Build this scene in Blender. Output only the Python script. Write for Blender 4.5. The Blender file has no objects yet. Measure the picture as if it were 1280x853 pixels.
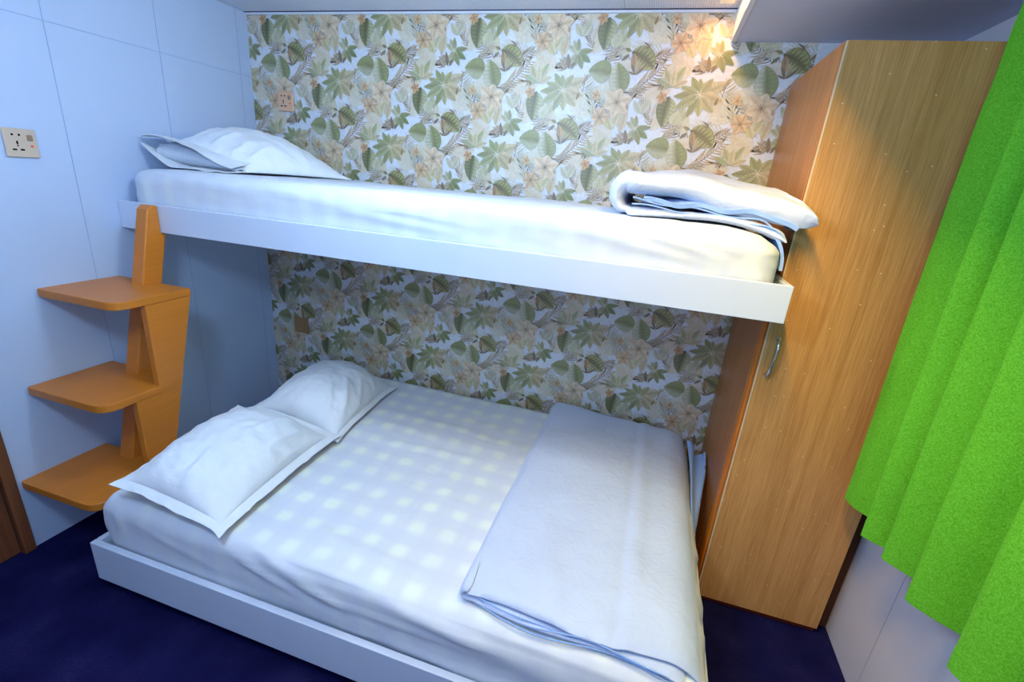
import bpy, bmesh, math, random
import numpy as np
from mathutils import Vector, Matrix, noise

random.seed(7)
SC = bpy.context.scene
COL = SC.collection
PI = math.pi

# ------------------------------------------------------------------ dimensions (metres)
W = 2.80            # left wall x=0, right wall x=W, back wall y=0
H = 2.04            # ceiling
YF = -3.0           # front wall, behind the camera
SOFF_X, SOFF_Z = 2.117, 1.94
BUNK_Y, BUNK_T, BUNK_B, BUNK_L = -0.7188, 1.2183, 1.118, 2.340
WX0, WX1, WD, WZ = 2.345, 2.750, 0.559, 1.811
BX0, BY, BT = 0.4055, -1.275, 0.2015


def lin(c):
    return tuple((v / 12.92 if v <= 0.04045 else ((v + 0.055) / 1.055) ** 2.4) for v in c)


# ------------------------------------------------------------------ materials
def new_mat(name, color=(.8, .8, .8), rough=.6, spec=.3, metallic=0.0):
    m = bpy.data.materials.new(name)
    m.use_nodes = True
    nt = m.node_tree
    b = nt.nodes['Principled BSDF']
    b.inputs['Base Color'].default_value = (*lin(color), 1)
    b.inputs['Roughness'].default_value = rough
    b.inputs['Specular IOR Level'].default_value = spec
    b.inputs['Metallic'].default_value = metallic
    return m, nt, b


def N(nt, typ, **kw):
    n = nt.nodes.new(typ)
    for k, v in kw.items():
        if k in n.inputs.keys() if isinstance(k, str) else False:
            n.inputs[k].default_value = v
        else:
            setattr(n, k, v)
    return n


def coords(nt, kind='Object', scale=(1, 1, 1), rot=(0, 0, 0), loc=(0, 0, 0)):
    t = nt.nodes.new('ShaderNodeTexCoord')
    mp = nt.nodes.new('ShaderNodeMapping')
    mp.inputs['Scale'].default_value = scale
    mp.inputs['Rotation'].default_value = rot
    mp.inputs['Location'].default_value = loc
    nt.links.new(t.outputs[kind], mp.inputs['Vector'])
    return mp.outputs['Vector']


def noise_tex(nt, vec, scale, detail=3, rough=.5, dist=0.0):
    n = nt.nodes.new('ShaderNodeTexNoise')
    n.inputs['Scale'].default_value = scale
    n.inputs['Detail'].default_value = detail
    n.inputs['Roughness'].default_value = rough
    n.inputs['Distortion'].default_value = dist
    nt.links.new(vec, n.inputs['Vector'])
    return n.outputs['Fac']


def ramp(nt, fac, stops):
    r = nt.nodes.new('ShaderNodeValToRGB')
    e = r.color_ramp.elements
    while len(e) > 1:
        e.remove(e[0])
    e[0].position = stops[0][0]
    e[0].color = (*lin(stops[0][1]), 1)
    for p, c in stops[1:]:
        x = e.new(p)
        x.color = (*lin(c), 1)
    nt.links.new(fac, r.inputs['Fac'])
    return r.outputs['Color']


def bump(nt, b, height, strength=.2, dist=.002):
    bp = nt.nodes.new('ShaderNodeBump')
    bp.inputs['Strength'].default_value = strength
    bp.inputs['Distance'].default_value = dist
    nt.links.new(height, bp.inputs['Height'])
    nt.links.new(bp.outputs['Normal'], b.inputs['Normal'])


def math_node(nt, op, a, bv=None, c=None):
    n = nt.nodes.new('ShaderNodeMath')
    n.operation = op
    for i, v in enumerate((a, bv, c)):
        if v is None:
            continue
        if isinstance(v, (int, float)):
            n.inputs[i].default_value = v
        else:
            nt.links.new(v, n.inputs[i])
    return n.outputs[0]


def painted(name, color, rough=.5, spec=.3, bscale=60, bstr=.05, vary=.02):
    m, nt, b = new_mat(name, color, rough, spec)
    v = coords(nt)
    f = noise_tex(nt, v, 4, 4)
    c0 = tuple(max(0, x - vary) for x in color)
    c1 = tuple(min(1, x + vary) for x in color)
    nt.links.new(ramp(nt, f, [(.3, c0), (.7, c1)]), b.inputs['Base Color'])
    bump(nt, b, noise_tex(nt, v, bscale, 3), bstr, .001)
    return m


def wood(name, c0, c1, c2, axis='Z', fine=220, rough=.38, spec=.4, flecks=False):
    m, nt, b = new_mat(name, c1, rough, spec)
    sc = {'Z': (1, 1, .025), 'X': (.025, 1, 1), 'Y': (1, .025, 1)}[axis]
    v = coords(nt, 'Object', sc)
    f1 = noise_tex(nt, v, fine, 4, .65)
    f2 = noise_tex(nt, v, 26, 4, .55, .6)
    f = math_node(nt, 'ADD', math_node(nt, 'MULTIPLY', f1, .62), math_node(nt, 'MULTIPLY', f2, .38))
    col = ramp(nt, f, [(.36, c0), (.5, c1), (.64, c2)])
    if flecks:
        v2 = coords(nt, 'Object', (1, .36, 1), (PI / 2, 0, 0))
        vo = nt.nodes.new('ShaderNodeTexVoronoi')
        vo.voronoi_dimensions = '2D'
        vo.inputs['Scale'].default_value = 8.5
        nt.links.new(v2, vo.inputs['Vector'])
        d = math_node(nt, 'LESS_THAN', vo.outputs['Distance'], .013)
        mx = nt.nodes.new('ShaderNodeMix')
        mx.data_type = 'RGBA'
        nt.links.new(d, mx.inputs['Factor'])
        nt.links.new(col, mx.inputs['A'])
        mx.inputs['B'].default_value = (*lin((.93, .86, .72)), 1)
        col = mx.outputs['Result']
    nt.links.new(col, b.inputs['Base Color'])
    bump(nt, b, f1, .12, .0006)
    return m


def cloth(name, color, weave=900, rough=.85, sheen=.15, wr=.25, vary=.015):
    m, nt, b = new_mat(name, color, rough, .15)
    v = coords(nt)
    f = noise_tex(nt, v, 6, 4)
    nt.links.new(ramp(nt, f, [(.3, tuple(max(0, x - vary) for x in color)), (.7, tuple(min(1, x + vary) for x in color))]), b.inputs['Base Color'])
    b.inputs['Sheen Weight'].default_value = sheen
    h = math_node(nt, 'ADD', math_node(nt, 'MULTIPLY', noise_tex(nt, v, 26, 4, .6, 1.2), 1.0), math_node(nt, 'MULTIPLY', noise_tex(nt, v, weave, 2), .06))
    bump(nt, b, h, wr, .006)
    return m


def checked_cloth(name, soft=1.0):
    """white cotton woven with a faint gingham of cream squares, 10 cm repeat"""
    m, nt, b = new_mat(name, (.9, .91, .93), .7, .2)
    v0 = coords(nt)
    wob = nt.nodes.new('ShaderNodeTexNoise')
    wob.inputs['Scale'].default_value = 5
    nt.links.new(v0, wob.inputs['Vector'])
    mm = nt.nodes.new('ShaderNodeVectorMath')
    mm.operation = 'MULTIPLY_ADD'
    nt.links.new(wob.outputs['Color'], mm.inputs[0])
    mm.inputs[1].default_value = (.05, .05, .05)
    nt.links.new(v0, mm.inputs[2])
    v = mm.outputs[0]
    sep = nt.nodes.new('ShaderNodeSeparateXYZ')
    nt.links.new(v, sep.inputs[0])

    def band(o, off):
        s = math_node(nt, 'SINE', math_node(nt, 'MULTIPLY', math_node(nt, 'ADD', o, off), 2 * PI / .1))
        s = math_node(nt, 'MULTIPLY_ADD', s, .75, .38)
        n = nt.nodes.new('ShaderNodeClamp')
        nt.links.new(s, n.inputs['Value'])
        return n.outputs[0]
    bx, by = band(sep.outputs[0], .03), band(sep.outputs[1], .055)
    both = math_node(nt, 'MULTIPLY', bx, by)
    one = math_node(nt, 'MULTIPLY', math_node(nt, 'ADD', bx, by), .20)
    f = math_node(nt, 'ADD', one, math_node(nt, 'MULTIPLY', both, .6))
    f = math_node(nt, 'MULTIPLY', f, math_node(nt, 'MULTIPLY_ADD', noise_tex(nt, v0, 5, 2), 1.5, .15))
    k = soft
    lo = (.825, .852, .905)
    hi = tuple(l + (h - l) * k for l, h in zip(lo, (.90, .935, .905)))
    nt.links.new(ramp(nt, f, [(0, lo), (1, hi)]), b.inputs['Base Color'])
    b.inputs['Sheen Weight'].default_value = .1
    h = math_node(nt, 'ADD', noise_tex(nt, coords(nt, 'Object', (1, 2.2, 1)), 9, 4, .55, .8), math_node(nt, 'MULTIPLY', noise_tex(nt, v0, 900, 2), .05))
    bump(nt, b, h, .2, .008)
    return m


M = {}
M['panel'] = painted('wall_panel_paint', (.72, .80, .93), .42, .35, 40, .03, .008)
M['panel_gap'] = painted('wall_panel_joint', (.62, .72, .88), .6, .2)
M['panel_right'] = painted('right_wall_paint', (.80, .80, .86), .45, .35, 40, .03, .008)
M['white_paint'] = painted('white_lacquer', (.80, .85, .93), .32, .45, 30, .03, .008)
M['soffit'] = painted('soffit_paint', (.80, .84, .95), .5, .3, 60, .05, .012)
M['trim'] = painted('trim_white', (.86, .88, .93), .4, .4)
M['trim_dark'] = painted('trim_shadow_gap', (.22, .22, .34), .6, .2)
M['step_wood'] = wood('orange_varnished_board', (.78, .465, .15), (.80, .48, .16), (.82, .495, .17), 'Y', 120, .36, .4)
M['door_wood'] = wood('oak_veneer', (.69, .49, .27), (.77, .57, .335), (.83, .63, .40), 'Z', 330, .4, .4, True)
M['side_wood'] = wood('reddish_oak_veneer', (.64, .38, .18), (.72, .45, .22), (.76, .50, .26), 'Z', 200, .38, .4)
M['plinth_wood'] = wood('red_brown_plinth', (.36, .12, .06), (.42, .15, .07), (.46, .18, .09), 'X', 120, .5, .3)
M['filler_wood'] = wood('dark_filler_wood', (.26, .16, .10), (.32, .2, .13), (.38, .25, .17), 'Z', 120, .6, .2)
M['lit_lip_wood'] = wood('lit_orange_edge_wood', (.72, .38, .04), (.84, .48, .07), (.90, .55, .10), 'Z', 240, .38, .4)  # orange brightened so the colour carries the light falling on the lipping
M['edge_band'] = painted('pale_edge_band', (.84, .78, .66), .5, .3)
M['casing_wood'] = wood('brown_casing', (.33, .19, .12), (.40, .24, .16), (.45, .29, .2), 'Z', 120, .45, .35)
M['sheet'] = checked_cloth('checked_sheet')
M['sheet_upper'] = checked_cloth('faint_checked_sheet', .45)
M['pillow'] = cloth('white_pillow_cotton', (.88, .90, .925), 900, .8, .1, .4)
M['pillow_in'] = cloth('grey_white_ticking', (.78, .82, .88), 900, .85, .1, .3)
M['duvet'] = cloth('pale_blue_cotton', (.76, .815, .925), 900, .8, .1, .6)
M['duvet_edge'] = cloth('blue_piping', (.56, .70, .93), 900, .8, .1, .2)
M['socket'] = painted('beige_plastic', (.80, .73, .66), .35, .45)
M['socket_pink'] = painted('copper_pink_plastic', (.86, .69, .57), .35, .45)
M['socket_brown'] = painted('brown_plastic', (.63, .49, .33), .4, .4)
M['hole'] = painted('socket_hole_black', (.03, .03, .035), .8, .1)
M['rocker'] = painted('rocker_tan', (.60, .50, .40), .35, .45)
M['led'] = painted('red_indicator', (.95, .38, .25), .3, .4)
m, nt, b = new_mat('chrome', (.80, .79, .78), .2, .5, 1.0)
v = coords(nt)
nt.links.new(ramp(nt, noise_tex(nt, v, 60, 2), [(.3, (.76, .75, .74)), (.7, (.86, .86, .85))]), b.inputs['Base Color'])
M['chrome'] = m
M['lamp_metal'] = painted('lamp_housing_white', (.9, .9, .9), .4, .4)

# carpet
m, nt, b = new_mat('navy_carpet', (.04, .07, .25), .95, .1)
v = coords(nt)
f = math_node(nt, 'ADD', math_node(nt, 'MULTIPLY', noise_tex(nt, v, 420, 3, .7), .7), math_node(nt, 'MULTIPLY', noise_tex(nt, v, 7, 3), .3))
nt.links.new(ramp(nt, f, [(.35, (.045, .05, .18)), (.55, (.11, .11, .30)), (.72, (.26, .245, .43))]), b.inputs['Base Color'])
b.inputs['Specular IOR Level'].default_value = .0
bump(nt, b, noise_tex(nt, v, 500, 3, .7), .6, .004)
M['carpet'] = m

# ceiling: fine ribbed panels
m, nt, b = new_mat('ribbed_ceiling', (.80, .81, .87), .5, .3)
v = coords(nt)
wv = nt.nodes.new('ShaderNodeTexWave')
wv.bands_direction = 'X'
wv.inputs['Scale'].default_value = 38
nt.links.new(v, wv.inputs['Vector'])
nt.links.new(ramp(nt, wv.outputs['Fac'], [(0, (.80, .82, .89)), (.45, (.90, .91, .96))]), b.inputs['Base Color'])
bump(nt, b, wv.outputs['Fac'], .3, .002)
M['ceiling'] = m

# green curtain linen
m, nt, b = new_mat('green_linen', (.36, .70, .20), .8, .2)
v = coords(nt, 'Object', (1, 1, .3))
v2 = coords(nt, 'Object', (.3, .3, 1))
th = math_node(nt, 'ADD', math_node(nt, 'MULTIPLY', noise_tex(nt, v, 620, 2), .5), math_node(nt, 'MULTIPLY', noise_tex(nt, v2, 620, 2), .5))
nt.links.new(ramp(nt, th, [(.36, (.31, .63, .10)), (.5, (.38, .72, .16)), (.64, (.46, .80, .25))]), b.inputs['Base Color'])
b.inputs['Sheen Weight'].default_value = .06
b.inputs['Sheen Tint'].default_value = (.6, 1, .5, 1)
bump(nt, b, math_node(nt, 'ADD', th, math_node(nt, 'MULTIPLY', noise_tex(nt, v2, 14, 3, .6), .8)), .2, .002)
tr = nt.nodes.new('ShaderNodeBsdfTranslucent')
tr.inputs['Color'].default_value = (*lin((.45, .85, .15)), 1)
ms = nt.nodes.new('ShaderNodeMixShader')
ms.inputs[0].default_value = .10
nt.links.new(b.outputs[0], ms.inputs[1])
nt.links.new(tr.outputs[0], ms.inputs[2])
nt.links.new(ms.outputs[0], nt.nodes['Material Output'].inputs['Surface'])
M['curtain'] = m

# wallpaper: print colours are stored per vertex
m, nt, b = new_mat('floral_wallpaper', (.85, .87, .9), .46, 1.0)
at = nt.nodes.new('ShaderNodeAttribute')
at.attribute_name = 'print'
v = coords(nt)
mx = nt.nodes.new('ShaderNodeMix')
mx.data_type = 'RGBA'
mx.blend_type = 'MULTIPLY'
mx.inputs['Factor'].default_value = 1
nt.links.new(at.outputs['Color'], mx.inputs['A'])
nt.links.new(ramp(nt, noise_tex(nt, v, 90, 4, .65), [(.3, (.90, .90, .90)), (.7, (1, 1, 1))]), mx.inputs['B'])
nt.links.new(mx.outputs['Result'], b.inputs['Base Color'])
bump(nt, b, noise_tex(nt, v, 300, 2), .06, .001)
M['wallpaper'] = m


# ------------------------------------------------------------------ object helpers
def link_mesh(name, bm, mat, base=(0, 0, 0), parent=None, smooth=False, bevel=0.0, subd=0, sharp=True):
    """vertices are given in world coordinates; base is the world origin of the object"""
    bx = Vector(base)
    if parent is not None:
        pw = parent_world(parent)
        bx = pw
        loc = Vector((0, 0, 0))
    else:
        loc = bx
    for vv in bm.verts:
        vv.co -= bx
    me = bpy.data.meshes.new(name)
    bmesh.ops.recalc_face_normals(bm, faces=bm.faces)
    bm.to_mesh(me)
    bm.free()
    mats = mat if isinstance(mat, (list, tuple)) else [mat]
    for mm in mats:
        me.materials.append(mm)
    if smooth:
        me.polygons.foreach_set('use_smooth', [True] * len(me.polygons))
        if sharp:
            me.set_sharp_from_angle(angle=math.radians(55))
    o = bpy.data.objects.new(name, me)
    COL.objects.link(o)
    o.location = loc
    if parent is not None:
        o.parent = parent
    if bevel:
        md = o.modifiers.new('bevel', 'BEVEL')
        md.width = bevel
        md.segments = 3
        md.limit_method = 'ANGLE'
        md.angle_limit = math.radians(40)
    if subd:
        md = o.modifiers.new('subd', 'SUBSURF')
        md.levels = subd
        md.render_levels = subd
    return o


def parent_world(p):
    v = Vector((0, 0, 0))
    while p is not None:
        v += p.location
        p = p.parent
    return v


def empty(name, loc, label, cat, group=None):
    o = bpy.data.objects.new(name, None)
    COL.objects.link(o)
    o.location = loc
    o.empty_display_size = .1
    tag(o, label, cat, group)
    return o


def tag(o, label, cat, group=None):
    o['label'] = label
    o['category'] = cat
    if group:
        o['group'] = group
    return o


def struct(o):
    o['kind'] = 'structure'
    return o


def add_box(bm, x0, x1, y0, y1, z0, z1):
    vs = [bm.verts.new((x, y, z)) for x in (x0, x1) for y in (y0, y1) for z in (z0, z1)]
    for f in ((0, 1, 3, 2), (4, 6, 7, 5), (0, 4, 5, 1), (2, 3, 7, 6), (0, 2, 6, 4), (1, 5, 7, 3)):
        bm.faces.new([vs[i] for i in f])
    return bm


def box(*a):
    return add_box(bmesh.new(), *a)


def add_prism(bm, pts, axis, a, bb):
    """polygon pts (2D) extruded along axis from a to bb. axis x: pts=(y,z); y: (x,z); z: (x,y)"""
    def P(p, t):
        return {'x': (t, p[0], p[1]), 'y': (p[0], t, p[1]), 'z': (p[0], p[1], t)}[axis]
    v0 = [bm.verts.new(P(p, a)) for p in pts]
    v1 = [bm.verts.new(P(p, bb)) for p in pts]
    n = len(pts)
    bm.faces.new(v0)
    bm.faces.new(v1[::-1])
    for i in range(n):
        bm.faces.new((v0[i], v0[(i + 1) % n], v1[(i + 1) % n], v1[i]))
    return bm


def rounded_poly(pts, radii, n=8):
    out = []
    k = len(pts)
    for i, (p, r) in enumerate(zip(pts, radii)):
        p = Vector(p)
        if r <= 0:
            out.append(tuple(p))
            continue
        a = (Vector(pts[i - 1]) - p).normalized()
        c = (Vector(pts[(i + 1) % k]) - p).normalized()
        for j in range(n + 1):
            t = j / n
            q0 = p + a * r
            q2 = p + c * r
            out.append(tuple((1 - t) ** 2 * q0 + 2 * t * (1 - t) * p + t * t * q2))
    return out


def add_tube(bm, pts, rad, seg=10, cap=True):
    pts = [Vector(p) for p in pts]
    rings = []
    up = Vector((0, 0, 1))
    for i, p in enumerate(pts):
        t = (pts[min(i + 1, len(pts) - 1)] - pts[max(i - 1, 0)]).normalized()
        a = t.cross(up)
        if a.length < 1e-3:
            a = t.cross(Vector((1, 0, 0)))
        a.normalize()
        c = t.cross(a).normalized()
        r = rad[i] if isinstance(rad, (list, tuple)) else rad
        rings.append([bm.verts.new(p + (a * math.cos(2 * PI * k / seg) + c * math.sin(2 * PI * k / seg)) * r) for k in range(seg)])
    for r0, r1 in zip(rings, rings[1:]):
        for k in range(seg):
            bm.faces.new((r0[k], r0[(k + 1) % seg], r1[(k + 1) % seg], r1[k]))
    if cap:
        bm.faces.new(rings[0][::-1])
        bm.faces.new(rings[-1])
    return bm


def fold_disp(p, folds):
    """sum of long soft ridges; each fold = (a, b, width, height)"""
    s = 0
    for a, bq, w, h in folds:
        ab = bq - a
        L2 = ab.length_squared
        t = max(-.15, min(1.15, (p - a).dot(ab) / L2))
        d = (p - (a + ab * t)).length
        tt = max(0, min(1, t))
        taper = math.sin(PI * (.08 + .84 * tt)) * (1 if 0 <= t <= 1 else .6)
        s += h * taper * math.exp(-(d / w) ** 2)
    return s


def fbm(p, sc, oct=3):
    s, a, f = 0, 1, sc
    for _ in range(oct):
        s += a * noise.noise(p * f)
        a *= .5
        f *= 2.1
    return s


def rounded_box(x0, x1, y0, y1, z0, z1, r, step, disp):
    """dense rounded box with displacement along the normal (mattresses)"""
    def axis(a, c):
        n = max(2, int((c - a) / step))
        k = 5
        core = [a + r + (c - a - 2 * r) * i / n for i in range(n + 1)]
        lo = [a + r - r * math.sin(PI / 2 * (k - i) / k) * 1.0 for i in range(k)]
        hi = [c - r + r * math.sin(PI / 2 * (i + 1) / k) for i in range(k)]
        return lo + core + hi
    X, Y, Z = axis(x0, x1), axis(y0, y1), axis(z0, z1)
    bm = bmesh.new()
    cache = {}

    def V(i, j, k):
        key = (i, j, k)
        if key in cache:
            return cache[key]
        p = Vector((X[i], Y[j], Z[k]))
        c = Vector((min(max(p.x, x0 + r), x1 - r), min(max(p.y, y0 + r), y1 - r), min(max(p.z, z0 + r), z1 - r)))
        d = p - c
        if d.length > 1e-9:
            n = d.normalized()
            q = c + n * r
        else:
            n = Vector((0, 0, 1))
            q = p
        q = q + n * disp(q, n)
        cache[key] = bm.verts.new(q)
        return cache[key]
    nx, ny, nz = len(X) - 1, len(Y) - 1, len(Z) - 1
    for i in range(nx):
        for j in range(ny):
            for k in (0, nz):
                bm.faces.new((V(i, j, k), V(i + 1, j, k), V(i + 1, j + 1, k), V(i, j + 1, k)))
    for i in range(nx):
        for k in range(nz):
            for j in (0, ny):
                bm.faces.new((V(i, j, k), V(i + 1, j, k), V(i + 1, j, k + 1), V(i, j, k + 1)))
    for j in range(ny):
        for k in range(nz):
            for i in (0, nx):
                bm.faces.new((V(i, j, k), V(i, j + 1, k), V(i, j + 1, k + 1), V(i, j, k + 1)))
    return bm


def thick_sheet(P, T, B=None):
    """closed padded sheet around a medial grid P (nu,nv,3) with half thickness T (nu,nv); B = thickness below"""
    P = np.asarray(P, float)
    T = np.asarray(T, float)
    B = T if B is None else np.asarray(B, float)
    du = np.gradient(P, axis=0)
    dv = np.gradient(P, axis=1)
    n = np.cross(du, dv)
    n /= np.linalg.norm(n, axis=2, keepdims=True) + 1e-12
    top = P + n * T[..., None]
    bot = P - n * B[..., None]
    nu, nv = T.shape
    bm = bmesh.new()
    tv = [[bm.verts.new(top[i, j]) for j in range(nv)] for i in range(nu)]
    bv = [[bm.verts.new(bot[i, j]) for j in range(nv)] for i in range(nu)]
    for i in range(nu - 1):
        for j in range(nv - 1):
            bm.faces.new((tv[i][j], tv[i + 1][j], tv[i + 1][j + 1], tv[i][j + 1]))
            bm.faces.new((bv[i][j], bv[i][j + 1], bv[i + 1][j + 1], bv[i + 1][j]))
    ring = [(i, 0) for i in range(nu)] + [(nu - 1, j) for j in range(1, nv)] + [(i, nv - 1) for i in range(nu - 2, -1, -1)] + [(0, j) for j in range(nv - 2, 0, -1)]
    for a, c in zip(ring, ring[1:] + ring[:1]):
        bm.faces.new((tv[a[0]][a[1]], bv[a[0]][a[1]], bv[c[0]][c[1]], tv[c[0]][c[1]]))
    return bm


# ------------------------------------------------------------------ the setting
struct(link_mesh('floor', box(-.12, W + .12, YF - .12, .12, -.1, 0), M['carpet']))

# left wall: white-blue panels with narrow joints
bm = box(-.12, -.0016, -1.2275, .0, 0, H)
add_box(bm, -.12, -.0016, YF, -2.121, 0, H)
add_box(bm, -.12, -.0016, -2.121, -1.2275, 1.901, H)
ys = [0, -.0676, -.4582, -.8415, -1.2265]
for ya, yb in zip(ys, ys[1:]):
    for za, zb in ((0, 1.7728), (1.7728, H)):
        add_box(bm, -.006, 0, yb + .0013, ya - .0013, za + .001, zb - .0015)
add_box(bm, -.006, 0, YF, -2.12, 0, H)
add_box(bm, -.006, 0, -2.12, -1.2265, 1.90, H)
o = struct(link_mesh('wall_left', bm, [M['panel'], M['panel_gap']]))
for p in o.data.polygons:
    c = p.center
    if c.x < -.0012 and c.x > -.01:
        p.material_index = 1

# door in the left wall, only its casing edge is seen
bm = box(-.03, .012, -1.262, -1.2285, 0, 1.90)
add_box(bm, -.03, .012, -2.12, -2.085, 0, 1.90)
add_box(bm, -.03, .012, -2.085, -1.262, 1.865, 1.90)
add_box(bm, -.03, -.008, -2.085, -1.2635, .005, 1.865)
dr = struct(link_mesh('door_1', bm, M['casing_wood'], bevel=.002))
hb = bmesh.new()
add_tube(hb, [(-.008, -2.03, .95), (.045, -2.03, .95), (.05, -2.02, .95), (.05, -1.92, .95)], .009)
link_mesh('door_handle', hb, M['chrome'], parent=dr, smooth=True)

# right wall and the wall behind the camera
bm = box(W, W + .12, YF, .0, 0, H)
ys = [0, -.385, -.762, -1.147, -1.53, -1.915, YF]
for ya, yb in zip(ys, ys[1:]):
    add_box(bm, W - .004, W + .002, yb + .0012, ya - .0012, 0, H)
o = struct(link_mesh('wall_right', bm, [M['panel_right'], M['panel_gap']]))
for p in o.data.polygons:
    if p.center.x > W - .001:
        p.material_index = 1
struct(link_mesh('wall_front', box(-.12, W + .12, YF - .12, YF, 0, H), M['panel_right']))

# ceiling panels with a seam, cornice strip, dropped soffit
bm = box(-.12, W + .12, YF, .12, H + .004, H + .1)
for xa, xb in ((0, .864), (.866, 1.731), (1.733, W)):
    add_box(bm, xa, xb, YF, 0, H, H + .006)
struct(link_mesh('ceiling', bm, M['ceiling']))
bm = box(0, SOFF_X, -.012, 0, H - .011, H)
o = struct(link_mesh('trim_1', bm, M['trim'], bevel=.002))
bm = box(0, SOFF_X, -.016, -.012, H - .003, H + .002)
struct(link_mesh('trim_2', bm, M['trim_dark']))
bm = box(SOFF_X + .016, W, -1.9, 0, SOFF_Z, H)
struct(link_mesh('trim_3', bm, M['soffit']))
bm = box(SOFF_X, SOFF_X + .016, -1.9, 0, SOFF_Z - .002, H)
struct(link_mesh('trim_4', bm, M['trim'], bevel=.001))

# ------------------------------------------------------------------ back wall with printed paper
SEAM = 1.18
XR = 2.40
wp_v, wp_f, wp_c = [], [], []
BG = np.array((.875, .895, .935))


def C(*rgb):
    return np.array(rgb)


def mixc(a, bq, t):
    return a * (1 - t) + bq * t


class Cell:
    """collects one repeat of the print: polygons in local (X,Z) metres with colours and a layer"""
    def __init__(s):
        s.v, s.f, s.c, s.l = [], [], [], []
        s.layer = 0

    def leaf(s, bx, bz, ang, L, Wd, cl, cr, vein, fade=0.0, nv=6, shape=.8, curl=0.0, edge=.25, veins=.35):
        """leaf from base; cl / cr: colours of its left and right half"""
        n = 16
        a0 = math.radians(ang)
        px, pz = bx, bz
        base = len(s.v)
        cols = (-1, -.93, -.5, -.09, .09, .5, .93, 1)
        for i in range(n + 1):
            t = i / n
            a = a0 + curl * (t - .3)
            if i:
                px += math.cos(a) * L / n
                pz += math.sin(a) * L / n
            w = Wd * .5 * max(0, math.sin(PI * t ** shape)) ** .75
            nx, nz = -math.sin(a), math.cos(a)
            rib = 1 if (i % 2) else 0
            for q in cols:
                side = cl if q > 0 else cr
                # side veins sweep forward
                off = -abs(q) * .0
                s.v.append((px + nx * w * q + math.cos(a) * abs(q) * L * .03, pz + nz * w * q + math.sin(a) * abs(q) * L * .03))
                c = side
                if abs(q) < .2:
                    c = mixc(side, vein, .75 * (1 - .4 * t))
                elif abs(q) < .6:
                    c = mixc(side, vein if rib else BG, veins * (.8 if rib else .35))
                elif abs(q) > .96:
                    c = mixc(side, vein, edge)
                else:
                    c = mixc(side, BG if not rib else vein, .12)
                c = mixc(c, BG, fade * (1 - .5 * t))
                s.c.append(c)
                s.l.append(s.layer)
        k = len(cols)
        for i in range(n):
            for j in range(k - 1):
                s.f.append((base + i * k + j, base + (i + 1) * k + j, base + (i + 1) * k + j + 1, base + i * k + j + 1))
        s.layer += 1

    def blade(s, bx, bz, ang, L, Wd, c0, c1, curl=0.0):
        n = 6
        a0 = math.radians(ang)
        base = len(s.v)
        px, pz = bx, bz
        for i in range(n + 1):
            t = i / n
            a = a0 + curl * t
            if i:
                px += math.cos(a) * L / n
                pz += math.sin(a) * L / n
            w = Wd * .5 * max(0.02, math.sin(PI * (t * .9 + .08)))
            nx, nz = -math.sin(a), math.cos(a)
            c = mixc(c0, c1, t)
            for q in (-1, 0, 1):
                s.v.append((px + nx * w * q, pz + nz * w * q))
                s.c.append(mixc(c, c0 * .72, .45) if q < 0 else (c if q == 0 else mixc(c, BG, .12)))
                s.l.append(s.layer)
        for i in range(n):
            for j in range(2):
                s.f.append((base + i * 3 + j, base + i * 3 + 3 + j, base + i * 3 + 4 + j, base + i * 3 + 1 + j))

    def frond(s, bx, bz, ang, L, nb, bl, wd, c0, c1, stem, sides=(1, -1), spread=42, curl=0.3, stemw=.003):
        a0 = math.radians(ang)
        px, pz = bx, bz
        pts = []
        for i in range(nb + 1):
            t = i / nb
            a = a0 + curl * t
            pts.append((px, pz, a, t))
            px += math.cos(a) * L / nb
            pz += math.sin(a) * L / nb
        for (x, z, a, t) in pts:
            for sd in sides:
                k = bl * (.55 + .6 * math.sin(PI * min(1, t * .9 + .15)))
                s.blade(x, z, math.degrees(a) + sd * (spread + random.uniform(-7, 7)), k * random.uniform(.85, 1.12), wd, c0, c1, -sd * random.uniform(.1, .45))
        s.layer += 1
        for (x, z, a, t), (x2, z2, a2, t2) in zip(pts, pts[1:]):
            s.blade(x, z, math.degrees(a), L / nb * 1.15, stemw, stem, stem)
        s.layer += 1

    def flower(s, x, z, r, np_, col, shade, centre, rot=0):
        for i in range(np_):
            a = rot + i * 360 / np_
            s.leaf(x, z, a, r * random.uniform(.85, 1.1), r * .72, col, mixc(col, shade, .35), shade, .0, shape=1.05, edge=.55, veins=.25, curl=random.uniform(-.3, .3))
        for i in range(9):
            a = rot + i * 40 + 13
            s.blade(x, z, a, r * .38, r * .06, centre, mixc(centre, col, .5))
        s.layer += 1


K = .00048


def T(zx, zy):
    dx, dy = zx - 250, zy - 260
    return ((dx + .15 * dy) * K, -dy * K)


G1, G2, G3 = C(.56, .60, .40), C(.65, .68, .50), C(.46, .48, .32)
PALE, TAN, BRN, DRK = C(.78, .80, .72), C(.79, .73, .62), C(.53, .45, .36), C(.32, .31, .25)
PEACH, OR, OLIVE, MINT = C(.88, .82, .74), C(.84, .72, .56), C(.57, .54, .34), C(.75, .77, .66)

cell = Cell()
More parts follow.
